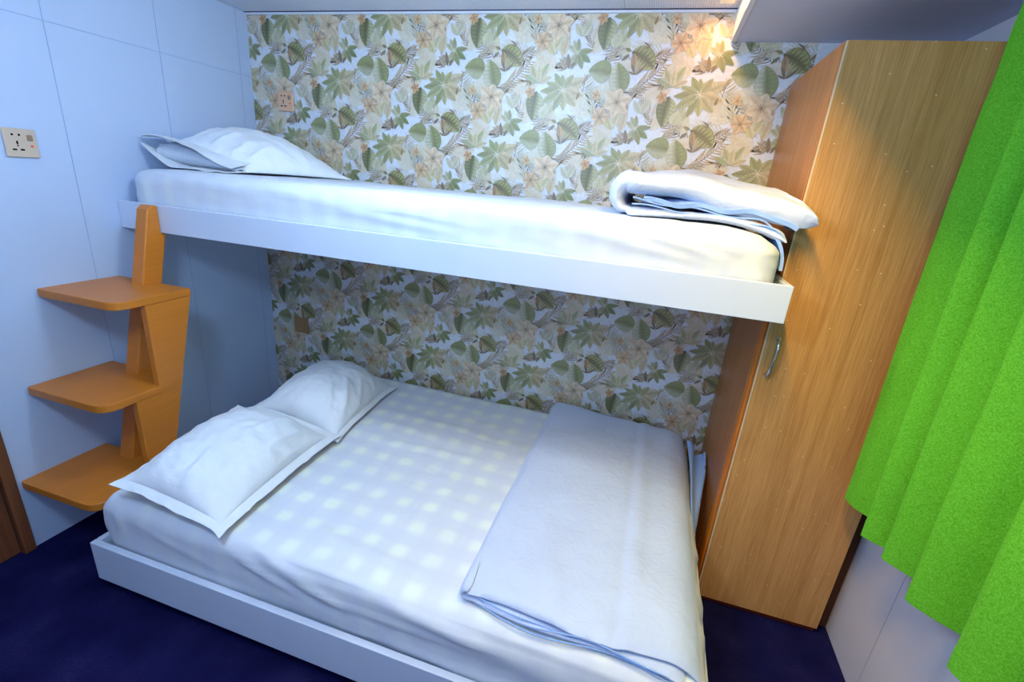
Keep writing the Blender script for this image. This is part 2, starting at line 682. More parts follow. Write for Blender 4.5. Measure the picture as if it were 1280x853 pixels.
# soft background palms
x, z = T(1010, 585)
cell.frond(x, z, 74, 320 * K, 12, 150 * K, 13 * K, C(.70, .72, .66), mixc(BG, TAN, .25), BRN, (-1,), 48, .15, 5 * K)
cell.frond(x, z, 74, 320 * K, 9, 60 * K, 9 * K, C(.72, .66, .52), mixc(BG, TAN, .4), BRN, (1,), 40, .15, 7 * K)
x, z = T(395, 385)
cell.frond(x, z, 40, 320 * K, 13, 170 * K, 15 * K, C(.72, .62, .48), mixc(BG, TAN, .55), BRN, (-1,), 58, .1, 6 * K)
cell.frond(x, z, 42, 320 * K, 11, 120 * K, 12 * K, C(.76, .68, .55), mixc(BG, TAN, .4), BRN, (1,), 30, .1, 4 * K)
x, z = T(850, 705)
cell.frond(x, z, 152, 250 * K, 10, 90 * K, 11 * K, BRN, mixc(BG, TAN, .4), BRN, (1, -1), 50, -.2, 5 * K)
x, z = T(960, 215)
cell.frond(x, z, 160, 190 * K, 8, 100 * K, 12 * K, BRN, mixc(BG, TAN, .6), BRN, (1,), 30, .5, 6 * K)
x, z = T(1100, 610)
cell.frond(x, z, 175, 200 * K, 8, 120 * K, 14 * K, mixc(BG, MINT, .7), BG, mixc(BG, TAN, .5), (1, -1), 45, .4, 3 * K)
x, z = T(60, 420)
cell.frond(x, z, 10, 150 * K, 7, 70 * K, 11 * K, C(.74, .78, .76), BG, mixc(BG, MINT, .8), (1, -1), 40, .2, 3 * K)
# soft watercolour washes behind everything
for (zx, zy, a, L, w, c) in ((300, 330, 200, 190, 150, PALE), (480, 420, 20, 230, 120, C(.82, .79, .70)), (640, 250, 10, 220, 150, C(.80, .79, .68)), (1000, 420, 330, 230, 190, C(.80, .78, .66)),
                             (760, 480, 300, 200, 130, C(.78, .79, .68)), (380, 520, 200, 200, 130, PALE), (560, 640, 60, 180, 100, C(.82, .79, .70)), (900, 700, 200, 220, 110, C(.82, .77, .68)),
                             (880, 200, 150, 220, 130, C(.81, .77, .66)), (1090, 520, 60, 220, 110, PALE)):
    x, z = T(zx, zy)
    cell.leaf(x, z, a, L * K, w * K, c, mixc(c, BG, .4), mixc(c, TAN, .5), .45, edge=.0, veins=.15)
# extra fine palm blades
for (zx, zy, a, L, nb, bl, c0, sd) in ((560, 600, 110, 190, 9, 80, C(.68, .62, .50), (1, -1)), (520, 330, 200, 160, 8, 80, C(.66, .60, .48), (1, -1)), (980, 700, 20, 170, 8, 85, C(.64, .56, .45), (1, -1)),
                                       (1180, 560, 100, 200, 9, 90, C(.72, .72, .64), (1, -1)), (770, 250, 200, 150, 8, 80, C(.62, .55, .42), (1, -1)), (640, 700, 30, 170, 8, 70, C(.70, .66, .56), (1, -1)),
                                       (230, 560, 120, 150, 8, 70, C(.72, .70, .60), (1, -1)), (1050, 150, 190, 140, 8, 70, C(.60, .52, .40), (1, -1))):
    x, z = T(zx, zy)
    cell.frond(x, z, a, L * K, nb, bl * K, 11 * K, c0, mixc(BG, c0, .45), mixc(BRN, c0, .3), sd, 42, .25, 4 * K)
# pale filler leaves
for (zx, zy, a, L, w, c) in ((270, 640, 150, 120, 70, MINT), (310, 640, 95, 130, 70, MINT), (860, 90, 60, 120, 60, C(.80, .76, .55)),
                             (870, 120, 120, 130, 60, C(.80, .76, .52)), (480, 520, 60, 120, 60, MINT), (480, 520, 125, 110, 55, MINT),
                             (560, 560, 75, 130, 60, mixc(BG, TAN, .5)), (930, 130, 75, 160, 60, C(.80, .72, .55)),
                             (780, 560, 80, 120, 60, C(.68, .70, .55)), (800, 560, 60, 110, 40, C(.66, .66, .5))):
    x, z = T(zx, zy)
    cell.leaf(x, z, a, L * K, w * K, c, mixc(c, BG, .35), mixc(c, DRK, .3), .25)
# lily-like leaves
for (a, L, w, c) in ((118, 140, 55, C(.66, .66, .42)), (62, 165, 55, C(.62, .66, .42)), (152, 125, 48, C(.60, .66, .46)), (22, 120, 48, C(.76, .72, .55)), (88, 120, 50, C(.78, .74, .55))):
    x, z = T(718, 322)
    cell.leaf(x, z, a, L * K, w * K, c, mixc(c, BG, .3), mixc(c, DRK, .3), .25)
# large palmate leaf: green on the left, straw on the right
for (a, L, w, c) in ((25, 205, 95, C(.80, .77, .64)), (348, 175, 90, C(.80, .75, .60)), (316, 170, 80, C(.76, .72, .56)), (55, 135, 62, C(.70, .70, .50)),
                     (278, 155, 62, C(.74, .73, .54)), (96, 110, 52, C(.66, .68, .46)), (122, 140, 58, C(.58, .64, .40)), (248, 170, 58, G1), (160, 150, 58, G2), (185, 185, 62, G1), (212, 190, 72, G2)):
    x, z = T(925, 368)
    cell.leaf(x, z, a, L * K, w * K, c, mixc(c, DRK, .10), mixc(c, DRK, .45), .12, edge=.35, veins=.3)
for i in range(7):
    x, z = T(925, 368)
    cell.blade(x, z, i * 52 + 20, 42 * K, 7 * K, C(.93, .93, .92), C(.80, .82, .75))
cell.layer += 1
# dark kidney leaf
x, z = T(705, 385)
cell.leaf(x, z, -97, 225 * K, 150 * K, mixc(G2, BG, .2), G3, C(.30, .32, .18), .0, shape=.72, edge=.4, veins=.3, curl=.15)
x, z = T(725, 600)
cell.leaf(x, z, 70, 120 * K, 90 * K, mixc(G2, BG, .45), mixc(G2, BG, .3), G2, .3, edge=.1)
# pair of heart leaves
x, z = T(250, 240)
cell.leaf(x, z, 172, 185 * K, 165 * K, mixc(G1, BG, .42), G1, G3, .0, shape=.70, edge=.30, veins=.25, curl=.3)
x, z = T(325, 392)
cell.leaf(x, z, 106, 235 * K, 165 * K, mixc(G2, BG, .52), G1, G3, .0, shape=.86, edge=.32, veins=.28, curl=-.1)
# mid palmate cluster
for (a, L, w, c) in ((150, 90, 45, MINT), (118, 95, 45, MINT), (92, 95, 40, G2), (236, 105, 45, MINT), (262, 95, 40, G2), (8, 122, 42, G1), (-32, 125, 52, C(.46, .55, .31)), (-68, 125, 50, G1)):
    x, z = T(440, 632)
    cell.leaf(x, z, a, L * K, w * K, c, mixc(c, DRK, .12), mixc(c, DRK, .5), .08, edge=.4)
for i in range(6):
    x, z = T(440, 632)
    cell.blade(x, z, i * 60 + 20, 28 * K, 6 * K, C(.90, .91, .90), C(.80, .84, .78))
cell.layer += 1
# croton leaf with dark veins and brown twig leaves
x, z = T(868, 622)
cell.leaf(x, z, -24, 215 * K, 165 * K, C(.62, .64, .40), C(.70, .70, .48), C(.30, .27, .16), .0, shape=.9, edge=.7, veins=.6, curl=-.55)
for (bx_, by_, a, L, w, c) in ((885, 630, -80, 110, 48, C(.74, .60, .44)), (895, 780, 118, 90, 22, BRN), (895, 780, 78, 95, 20, TAN), (895, 782, 42, 105, 20, BRN),
                               (895, 782, 158, 60, 16, BRN), (850, 640, -140, 70, 22, BRN), (985, 215, 100, 110, 34, BRN), (960, 215, 130, 90, 26, TAN), (1000, 215, 60, 60, 20, BRN), (865, 618, 160, 50, 26, OLIVE),
                               (1090, 320, 60, 80, 26, TAN), (1040, 440, 75, 60, 20, C(.6, .5, .34)), (1010, 585, 200, 40, 14, BRN), (1010, 585, 150, 60, 14, BRN)):
    x, z = T(bx_, by_)
    cell.leaf(x, z, a, L * K, w * K, c, mixc(c, DRK, .2), mixc(c, DRK, .6), .05, edge=.5)
# blossoms
x, z = T(290, 445)
cell.flower(x, z, 112 * K, 6, C(.90, .86, .80), C(.76, .68, .56), BRN, 20)
x, z = T(372, 495)
cell.leaf(x, z, 100, 45 * K, 26 * K, OR, OR, BRN, .1)
x, z = T(150, 560)
cell.flower(x, z, 76 * K, 6, C(.88, .80, .70), C(.68, .56, .42), BRN, 8)
x, z = T(645, 395)
cell.flower(x, z, 46 * K, 5, C(.84, .70, .54), C(.66, .50, .34), BRN, 40)
x, z = T(120, 400)
cell.flower(x, z, 40 * K, 5, C(.86, .76, .62), C(.70, .56, .42), BRN, 10)

NL = cell.layer + 1
cv, cc, cl_ = np.array(cell.v), np.clip(np.array(cell.c), 0, 1), np.array(cell.l)
cf = np.array(cell.f)
# deepen the print a little and store it as linear colour
cc = np.clip(BG + (cc * np.array((1.02, .985, .93)) - BG) * 1.02, .05, 1)
cc_lin = np.where(cc <= .04045, cc / 12.92, ((cc + .055) / 1.055) ** 2.4)
V_, F_, C_ = [], [], []
nv = 0


def stamp(x0, z0, zlo, zhi):
    global nv
    X = x0 + cv[:, 0]
    Z = z0 + cv[:, 1]
    fx = X[cf]
    fz = Z[cf]
    keep = (fx.max(1) > 0.001) & (fx.min(1) < XR) & (fz.max(1) > zlo) & (fz.min(1) < zhi)
    if not keep.any():
        return
    f = cf[keep]
    used, inv = np.unique(f, return_inverse=True)
    V_.append(np.stack([np.clip(X[used], 0, XR), -.0002 - .00003 * (cl_[used] + 1), np.clip(Z[used], zlo, zhi)], 1))
    C_.append(cc_lin[used])
    F_.append(inv.reshape(f.shape) + nv)
    nv += len(used)


for k in range(-1, 5):
    for i in range(-2, 6):
        stamp(.153 + .52 * i + (.26 if k % 2 else 0), 1.82 - .2585 * k, SEAM, H)
for k in range(-2, 6):
    for i in range(-2, 6):
        stamp(.392 + .523 * i + (.262 if k % 2 else 0), .836 - .262 * k, 0, SEAM)
bgl = np.where(BG <= .04045, BG / 12.92, ((BG + .055) / 1.055) ** 2.4)
bv = [(-.12, 0, 0), (W + .12, 0, 0), (W + .12, 0, H + .1), (-.12, 0, H + .1), (-.12, .12, 0), (W + .12, .12, 0), (W + .12, .12, H + .1), (-.12, .12, H + .1)]
bf = [(0, 1, 2, 3), (5, 4, 7, 6), (1, 5, 6, 2), (4, 0, 3, 7), (3, 2, 6, 7), (4, 5, 1, 0)]
allv = np.concatenate([np.array(bv, float)] + V_)
allf = [tuple(f) for f in bf] + [tuple(int(q) + 8 for q in f) for F in F_ for f in F]
allc = np.concatenate([np.tile(bgl, (8, 1))] + C_)
me = bpy.data.meshes.new('wall_back')
me.from_pydata([tuple(p) for p in allv], [], allf)
ca = me.color_attributes.new('print', 'FLOAT_COLOR', 'POINT')
ca.data.foreach_set('color', np.concatenate([allc, np.ones((len(allc), 1))], 1).astype(np.float32).ravel())
me.materials.append(M['wallpaper'])
wb = bpy.data.objects.new('wall_back', me)
COL.objects.link(wb)
struct(wb)


# ------------------------------------------------------------------ wardrobe
wr = empty('wardrobe', ((WX0 + WX1) / 2, -WD / 2, 0), 'tall narrow oak veneer wardrobe in the corner by the curtain', 'wardrobe')
DT = .018
yb0 = -WD + DT + .003
bm = box(WX0, WX0 + .018, yb0, -.004, .022, WZ)
add_box(bm, WX1 - .018, WX1, yb0, -.004, .022, WZ)
add_box(bm, WX0 + .018, WX1 - .018, yb0, -.004, WZ - .018, WZ)
add_box(bm, WX0 + .018, WX1 - .018, yb0, -.004, .022, .04)
add_box(bm, WX0 + .018, WX1 - .018, -.012, -.004, .04, WZ - .018)
link_mesh('carcass', bm, M['side_wood'], parent=wr, bevel=.001)
link_mesh('plinth', box(WX0 + .002, WX1 - .002, yb0 - .006, -.01, 0, .022), M['plinth_wood'], parent=wr)
dd = link_mesh('door', box(WX0 + .004, WX1 - .002, -WD, -WD + DT, .026, WZ - .002), M['door_wood'], parent=wr, bevel=.001)
link_mesh('edge_band', box(WX0 + .0008, WX0 + .0042, -WD - .0006, -WD + .004, .026, WZ - .002), M['edge_band'], parent=dd)
link_mesh('door_edge', box(WX0 + .0012, WX0 + .004, -WD + .0042, -WD + DT, .026, WZ - .002), M['side_wood'], parent=dd)
# bow handle
hb = bmesh.new()
x1_, z1_, x2_, z2_ = 2.381, 1.036, 2.374, .918
pts = []
for i in range(15):
    t = i / 14
    off = .026 * math.sin(PI * t) ** .32
    pts.append((x1_ + (x2_ - x1_) * t, -WD - .002 - off, z1_ + (z2_ - z1_) * t))
add_tube(hb, pts, [.0062 - .0018 * math.sin(PI * i / 14) for i in range(15)], 10)
for xx, zz in ((x1_, z1_), (x2_, z2_)):
    add_tube(hb, [(xx, -WD - .0005, zz), (xx, -WD - .004, zz)], [.009, .0075], 14)
link_mesh('handle', hb, M['chrome'], parent=dd, smooth=True)['label'] = 'chrome bow handle'
link_mesh('edge_lipping', box(WX0 - .005, WX0 - .0005, yb0, yb0 + .045, .024, BUNK_B - .03), M['lit_lip_wood'], parent=wr, bevel=.001)
# dark scribe strip between wardrobe and right wall
link_mesh('scribe_strip', box(WX1 + .0005, W - .0045, -WD + .05, -WD + .068, .0, WZ - .01), M['filler_wood'], parent=wr)

# ------------------------------------------------------------------ upper bunk
bk = empty('bunk_bed', (BUNK_L / 2, BUNK_Y / 2, BUNK_B), 'white wall-mounted upper bunk frame with a deep front rail', 'bunk bed')
link_mesh('front_rail', box(.0015, BUNK_L, BUNK_Y, BUNK_Y + .018, BUNK_B, BUNK_T), M['white_paint'], parent=bk, bevel=.0015)
link_mesh('end_board', box(BUNK_L - .018, BUNK_L, BUNK_Y + .0185, -.006, BUNK_B, BUNK_T), M['white_paint'], parent=bk, bevel=.0015)
link_mesh('base_panel', box(.0015, BUNK_L - .0185, BUNK_Y + .0185, -.006, BUNK_B + .004, BUNK_B + .022), M['white_paint'], parent=bk)

V3 = Vector
uf = [(V3((.62, -.69, 1.325)), V3((1.02, -.705, 1.29)), .010, .006), (V3((.95, -.70, 1.31)), V3((1.30, -.70, 1.285)), .008, .008),
      (V3((.95, -.70, 1.28)), V3((1.45, -.70, 1.235)), .016, .007), (V3((1.1, -.70, 1.30)), V3((1.5, -.70, 1.27)), .012, .006),
      (V3((1.9, -.70, 1.33)), V3((2.27, -.68, 1.23)), .014, .008), (V3((2.05, -.70, 1.33)), V3((2.30, -.67, 1.25)), .012, .008),
      (V3((1.75, -.70, 1.30)), V3((2.24, -.70, 1.225)), .012, .006), (V3((.10, -.70, 1.33)), V3((.13, -.7, 1.22)), .012, .008),
      (V3((.2, -.69, 1.34)), V3((.55, -.70, 1.30)), .012, .005)]


def udisp(p, n):
    d = .004 * fbm(p, 3.0) + .002 * fbm(V3((p.x * 2, p.y, p.z * 3)), 9)
    d += fold_disp(p, uf)
    # slumped towards the right foot end and sagging top
    if p.x > 2.1:
        k = (p.x - 2.1) / .2
        d -= .034 * k * k * max(0, n.z)
    if p.x < .25:
        k = (.25 - p.x) / .25
        d -= .014 * k * k * max(0, n.z)
    return d


bm = rounded_box(.035, 2.305, -.694, -.022, 1.142, 1.347, .055, .018, udisp)
o = link_mesh('mattress', bm, M['sheet_upper'], (1.17, -.358, 1.142), smooth=True, sharp=False)
tag(o, 'thin mattress in a white sheet on the upper bunk', 'mattress')

# ------------------------------------------------------------------ lower bed
lb = empty('bed_base', (1.37, -.64, 0), 'low white wooden bed base on the blue carpet', 'bed')
link_mesh('front_board', box(BX0, 2.315, BY, BY + .020, .055, BT), M['white_paint'], parent=lb, bevel=.002)
link_mesh('end_board', box(BX0, BX0 + .020, BY + .0205, -.006, .055, BT), M['white_paint'], parent=lb, bevel=.002)
link_mesh('end_board', box(2.295, 2.315, BY + .0205, -.006, .055, BT), M['white_paint'], parent=lb, bevel=.002)
link_mesh('base_panel', box(BX0 + .0205, 2.2945, BY + .0205, -.006, .09, .11), M['white_paint'], parent=lb)
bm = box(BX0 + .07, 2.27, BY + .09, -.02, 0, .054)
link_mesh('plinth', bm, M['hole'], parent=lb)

lf = []
for (a, bq, w, h) in (((.95, -1.24, .33), (1.25, -1.262, .25), .012, .010), ((1.02, -1.22, .36), (1.38, -1.25, .27), .016, .012), ((1.15, -1.22, .36), (1.62, -1.22, .335), .018, .014),
                      ((1.2, -1.255, .30), (1.7, -1.255, .27), .014, .012), ((1.3, -1.26, .26), (1.85, -1.26, .24), .014, .010), ((1.45, -1.24, .34), (1.8, -1.25, .31), .014, .010),
                      ((.62, -1.255, .31), (.95, -1.26, .23), .012, .008), ((.52, -1.25, .34), (.53, -1.26, .22), .012, .010), ((.455, -1.23, .34), (.46, -1.24, .22), .010, .008),
                      ((1.1, -1.10, .372), (1.45, -1.18, .372), .020, .008), ((1.25, -1.12, .372), (1.6, -1.16, .372), .016, .007), ((1.0, -.60, .372), (1.5, -.56, .372), .012, .004),
                      ((1.05, -.36, .372), (1.6, -.40, .372), .010, .003), ((.9, -.07, .372), (1.66, -.10, .372), .006, .005), ((1.0, -.45, .372), (1.25, -.49, .372), .012, .004),
                      ((2.285, -.7, .36), (2.285, -.75, .2), .02, .012), ((2.285, -.85, .36), (2.285, -1.05, .2), .018, .014), ((2.28, -1.0, .36), (2.285, -1.15, .2), .016, .012),
                      ((2.27, -.55, .35), (2.29, -.62, .2), .02, .012)):
    lf.append((V3(a), V3(bq), w, h))


def ldisp(p, n):
    d = .006 * fbm(p, 2.2) + .0022 * fbm(V3((p.x, p.y * 2.2, p.z * 2)), 8)
    d += fold_disp(p, lf) * 1.2
    if n.z < .6 and p.y < -1.0 and p.z > .16:      # sheet hangs in soft horizontal rolls along the front
        d += .004 * math.sin(60 * p.z + 5 * p.x) * min(1, max(0, (p.x - .9) / .4))
    return d


bm = rounded_box(.432, 2.278, -1.246, -.022, .118, .368, .055, .018, ldisp)
o = link_mesh('mattress', bm, M['sheet'], (1.355, -.634, .118), smooth=True, sharp=False)
tag(o, 'wide mattress in a white checked sheet on the low bed', 'mattress')


# ------------------------------------------------------------------ pillows
def grid(nu, nv):
    u = np.linspace(-1, 1, nu)
    vv = np.linspace(-1, 1, nv)
    return np.meshgrid(u, vv, indexing='ij')


def masked_sheet(P, Tt, Bb, mask):
    """thick sheet restricted to the cells of a mask"""
    du, dv = np.gradient(P, axis=0), np.gradient(P, axis=1)
    n = np.cross(du, dv)
    n /= np.linalg.norm(n, axis=2, keepdims=True) + 1e-12
    top, bot = P + n * Tt[..., None], P - n * Bb[..., None]
    bm = bmesh.new()
    tv, bv = {}, {}

    def g(d, arr, i, j):
        if (i, j) not in d:
            d[(i, j)] = bm.verts.new(arr[i, j])
        return d[(i, j)]
    nu, nv = Tt.shape
    for i in range(nu - 1):
        for j in range(nv - 1):
            if not mask[i, j]:
                continue
            q = ((i, j), (i + 1, j), (i + 1, j + 1), (i, j + 1))
            bm.faces.new([g(tv, top, *k) for k in q])
            bm.faces.new([g(bv, bot, *k) for k in q[::-1]])
            for (a, c, di, dj) in ((q[0], q[1], 0, -1), (q[1], q[2], 1, 0), (q[2], q[3], 0, 1), (q[3], q[0], -1, 0)):
                ii, jj = i + di, j + dj
                if not (0 <= ii < nu - 1 and 0 <= jj < nv - 1 and mask[ii, jj]):
                    bm.faces.new((g(tv, top, *a), g(bv, bot, *a), g(bv, bot, *c), g(tv, top, *c)))
    return bm


def make_pillow(label, corners, lift, puff, fl, seed, base, under=.35, ground=None, pinch=.10, nu=100, nv=110, creases=()):
    """corners: world points (u-,v-),(u+,v-),(u+,v+),(u-,v+), hem included; fl = hem width"""
    root = empty('pillow', base, label, 'pillow')
    c = [np.array(q, float) for q in corners]
    wu = (np.linalg.norm(c[1] - c[0]) + np.linalg.norm(c[2] - c[3])) / 2
    wv = (np.linalg.norm(c[3] - c[0]) + np.linalg.norm(c[2] - c[1])) / 2
    fu, fv = 1 - 2 * fl / wu, 1 - 2 * fl / wv

    def axis(n, f):
        if fl <= 0:
            return np.sin(np.linspace(-1, 1, n) * PI / 2 * .94) / math.sin(PI / 2 * .94), 0
        k = 5
        inner = np.sin(np.linspace(-1, 1, n - 2 * k) * PI / 2 * .9) / math.sin(PI / 2 * .9) * f
        out = np.linspace(f, 1, k + 1)[1:]
        return np.concatenate([-out[::-1], inner, out]), k
    au, ku = axis(nu, fu)
    av, kv = axis(nv, fv)
    U, V = np.meshgrid(au, av, indexing='ij')
    uu = U * (1 - pinch * .5 * (np.abs(U) ** 3) * (1 - V ** 4))
    vv = V * (1 - pinch * .5 * (np.abs(V) ** 3) * (1 - U ** 4))
    w00, w10, w11, w01 = (1 - uu) * (1 - vv) / 4, (1 + uu) * (1 - vv) / 4, (1 + uu) * (1 + vv) / 4, (1 - uu) * (1 + vv) / 4
    P = w00[..., None] * c[0] + w10[..., None] * c[1] + w11[..., None] * c[2] + w01[..., None] * c[3]
    A, Bq = np.clip(np.abs(U) / fu, 0, 1), np.clip(np.abs(V) / fv, 0, 1)
    prof = (1 - A ** 2.3) ** .62 * (1 - Bq ** 2.3) ** .62
    broad = (1 - np.clip(np.abs(U), 0, 1) ** 2) * (1 - np.clip(np.abs(V), 0, 1) ** 2)
    wr_ = np.zeros_like(U)
    hemw = np.zeros_like(U)
    for i in range(nu):
        for j in range(nv):
            u, v = U[i, j], V[i, j]
            q = V3((u * 1.2 + seed, v * 1.6, seed * .7))
            w = .12 * noise.noise(q * 1.6) + .06 * noise.noise(q * 3.7) + .035 * noise.noise(q * 8)
            ang = math.atan2(v, u)
            e = max(abs(u), abs(v))
            w += .060 * math.sin(ang * 15 + seed * 3 + 3 * noise.noise(q * 2)) * (e ** 2.5) * (1 - e ** 10)
            for (u0, v0, u1, v1, wd, h) in creases:
                du_, dv_ = u1 - u0, v1 - v0
                t = max(0, min(1, ((u - u0) * du_ + (v - v0) * dv_) / (du_ ** 2 + dv_ ** 2)))
                d = math.hypot(u - u0 - du_ * t, v - v0 - dv_ * t)
                w += h * math.exp(-(d / wd) ** 2) * math.sin(PI * (.1 + .8 * t))
            wr_[i, j] = w
            hemw[i, j] = .008 * noise.noise(q * 2.3) + .004 * noise.noise(q * 6)
    out = np.clip((np.maximum(np.abs(U) - fu, 0) / (1 - fu + 1e-9)) + (np.maximum(np.abs(V) - fv, 0) / (1 - fv + 1e-9)), 0, 1)
    P[..., 2] += lift * broad + hemw * out
    Tt = puff * prof * (1 + wr_ * 1.5) + .0015
    Bb = puff * under * prof + .0015
    if ground is not None:
        yedge, zg = ground
        low = np.where(P[..., 1] > yedge, zg + .003, zg - .045)
        P[..., 2] = np.maximum(P[..., 2], low)
    mask = np.ones((nu - 1, nv - 1), bool)
    if fl > 0:
        m2 = np.zeros_like(mask)
        m2[ku:nu - 1 - ku, kv:nv - 1 - kv] = True
        link_mesh('pillowcase', masked_sheet(P, Tt, Bb, m2), M['pillow'], parent=root, smooth=True)
        link_mesh('hem', masked_sheet(P, Tt, Bb, mask & ~m2), M['pillow'], parent=root, smooth=True)
    else:
        link_mesh('pillowcase', masked_sheet(P, Tt, Bb, mask), M['pillow'], parent=root, smooth=True)
    return root


MT = .368
make_pillow('large white pillow at the front edge of the low bed, overlapping the other one',
            [(.538, -1.262, MT + .087), (.945, -1.262, MT + .022), (.925, -.670, MT + .035), (.530, -.775, MT + .13)],
            .050, .074, .031, 3.1, (.73, -.97, MT), .45, (-1.235, MT), .12,
            creases=((.35, .75, .15, .05, .05, .10), (.62, .6, .5, .0, .04, .12), (.8, .55, .78, .0, .05, .12), (.1, -.8, .0, -.3, .06, .10), (.5, -.7, .3, -.3, .05, -.08)))
make_pillow('large white pillow in the back corner of the low bed, against the flowered wall',
            [(.515, -.725, MT + .085), (.930, -.705, MT + .016), (.878, -.155, MT + .016), (.50, -.17, MT + .09)],
            .060, .080, .024, 8.4, (.70, -.45, MT), .35, (-1.235, MT), .16,
            creases=((.75, -.6, .35, -.1, .05, .14), (.8, -.2, .45, .15, .05, .12), (.55, -.75, .2, -.3, .05, .12), (.85, .3, .5, .4, .06, .10)))

# upper pillow with its open end towards the room
UT = 1.347
UC = [(.035, -.545, UT + .085), (.41, -.50, UT + .010), (.62, -.12, UT + .006), (.035, -.06, UT + .075)]
pr = make_pillow('single white pillow with an open end on the upper bunk', UC, .056, .070, 0, 5.7, (.30, -.30, UT), .35, (-.66, UT), .10,
                 creases=((.0, -.9, .1, -.3, .05, .10), (.5, -.9, .4, -.4, .05, .12), (.75, -.8, .6, -.2, .05, .12), (-.5, -.8, -.35, -.3, .06, .08)))
# upper and lower lip of the open pillowcase


def lip(z_edge, z_in, seed, name, wav, yo=.0):
    nu, nv_ = 46, 9
    Pg = np.zeros((nu, nv_, 3))
    for i in range(nu):
        t = i / (nu - 1)
        for j in range(nv_):
            s = j / (nv_ - 1)
            x = .028 + .375 * t
            y = -.500 - .115 * s + .045 * t - yo * s
            zi = UT + z_in(t)
            ze = UT + z_edge(t)
            z = zi * (1 - s) ** 1.2 + ze * (1 - (1 - s) ** 1.2) + wav * s * math.sin(t * 11 + seed) + .003 * noise.noise(V3((t * 9, s * 3, seed)))
            Pg[i, j] = (x, y, z)
    Th = np.full((nu, nv_), .0016)
    return link_mesh(name, thick_sheet(Pg, Th), M['pillow'], parent=pr, smooth=True)


lip(lambda t: .104 - .088 * t ** 1.5 + .022 * math.sin(PI * t) + .010 * math.sin(7 * t), lambda t: .118 - .07 * t, 1.2, 'pillowcase_flap', .005)
lip(lambda t: .006 + .078 * max(0, 1 - t * 3.2) ** 1.3, lambda t: .012 + .03 * (1 - t) ** 3, 2.6, 'pillowcase_hem', .001, -.004)
# inner pillow end
nu, nv_ = 40, 14
Pg = np.zeros((nu, nv_, 3))
for i in range(nu):
    t = i / (nu - 1)
    for j in range(nv_):
        a = PI * j / (nv_ - 1)
        x = .06 + .335 * t
        hh = (.088 * math.sin(PI * (t * .80 + .16)) ** .6 + .008 * noise.noise(V3((t * 8, a, 3)))) * (1 - .55 * t)
        Pg[i, j] = (x, -.515 + .045 * t - .062 * math.sin(a), UT + .008 + .024 * (1 - t) ** 3 + hh * (1 - math.cos(a)) * .5)
link_mesh('inner_pillow', thick_sheet(Pg, np.full((nu, nv_), .002)), M['pillow_in'], parent=pr, smooth=True)['label'] = 'grey white pillow inside the open case'

# ------------------------------------------------------------------ folded duvets
def u_fold(xs_low, xs_up, y0f, y1f, zlow, zup, rad, hl, hu, seed, wr1, nv_=64, corner_drop=None, taper=.06):
    """duvet folded over on its left side: lower layer runs left, turns, upper layer runs right"""
    nl, nt, nup = 46, 16, 60
    us = []
    for i in range(nl):
        t = i / nl
        us.append((xs_low[1] + (xs_low[0] - xs_low[1]) * t, zlow, 'l', t))
    for i in range(nt):
        a = -PI / 2 - PI * i / nt
        us.append((xs_low[0] + math.cos(a) * rad, (zlow + zup) / 2 + math.sin(a) * (zup - zlow) / 2, 't', i / nt))
    for i in range(nup + 1):
        t = i / nup
        us.append((xs_up[0] + (xs_up[1] - xs_up[0]) * t, zup, 'u', t))
    nu_ = len(us)
    P = np.zeros((nu_, nv_, 3))
    Tt = np.zeros((nu_, nv_))
    for i, (x, z, k, t) in enumerate(us):
        for j in range(nv_):
            s = j / (nv_ - 1)
            sc = s * s * (3 - 2 * s) * .35 + s * .65
            y = y0f(x, k) * (1 - sc) + y1f(x, k) * sc
            e = min(s, 1 - s)
            edge = min(1, e / taper)
            h = (hl if k == 'l' else hu if k == 'u' else hl + (hu - hl) * t)
            ee = 1.0
            if k == 'u':
                ee = min(1, (1 - t) / .10) if t > .9 else 1
            if k == 'l':
                ee = min(1, t / .08) if t < .08 else 1
            prof = math.sqrt(max(0, 1 - (1 - edge) ** 2)) * math.sqrt(max(0, 1 - (1 - ee) ** 2))
            q = V3((x * 3 + seed, y * 3, (0 if k == 'u' else 5) + seed))
            w = wr1 * (noise.noise(q * 1.1) + .5 * noise.noise(q * 2.9) + .25 * noise.noise(q * 6.5))
            Tt[i, j] = max(.0018, h * prof * (1 + .35 * noise.noise(q * 1.7)) + (w if k == 'u' else w * .4) * prof)
            dz = 0
            if corner_drop:
                dz = corner_drop(x, y, k, t, s)
            P[i, j] = (x, y, z + dz)
    return P, Tt


# upper duvet: plump, C-shaped fold open to the front
def up_y0(x, k):
    t = (x - 1.85) / .52
    return -.655 + .03 * math.sin(PI * min(1, max(0, t))) + (-.012 if k == 'l' else 0) + .02 * max(0, .1 - t) * 10


def up_y1(x, k):
    if k == 'l':
        return -.12 - .05 * max(0, x - 2.2) / .1
    u = max(0, min(1, (x - 2.17) / .160))
    return -.10 - .475 * u - .06 * max(0, (x - 2.33) / .04)


def up_drop(x, y, k, t, s):
    d = 0
    if k == 'u':
        d -= .066 * max(0, t - .30) ** 1.5 / .7 ** 1.5 * (.75 + .25 * (1 - s))
        d += .020 * math.sin(PI * min(1, t * 1.15)) * s
        d -= .012 * (1 - s) * math.sin(PI * t)
        d += .006 * math.sin(22 * x + 9 * y) * math.sin(PI * t)
    if k == 'l':
        d += .003 * math.sin(9 * x)
        kk = max(0, x - 2.1) / .2
        d -= .034 * kk * kk + .35 * max(0, -.635 - y)
    return d


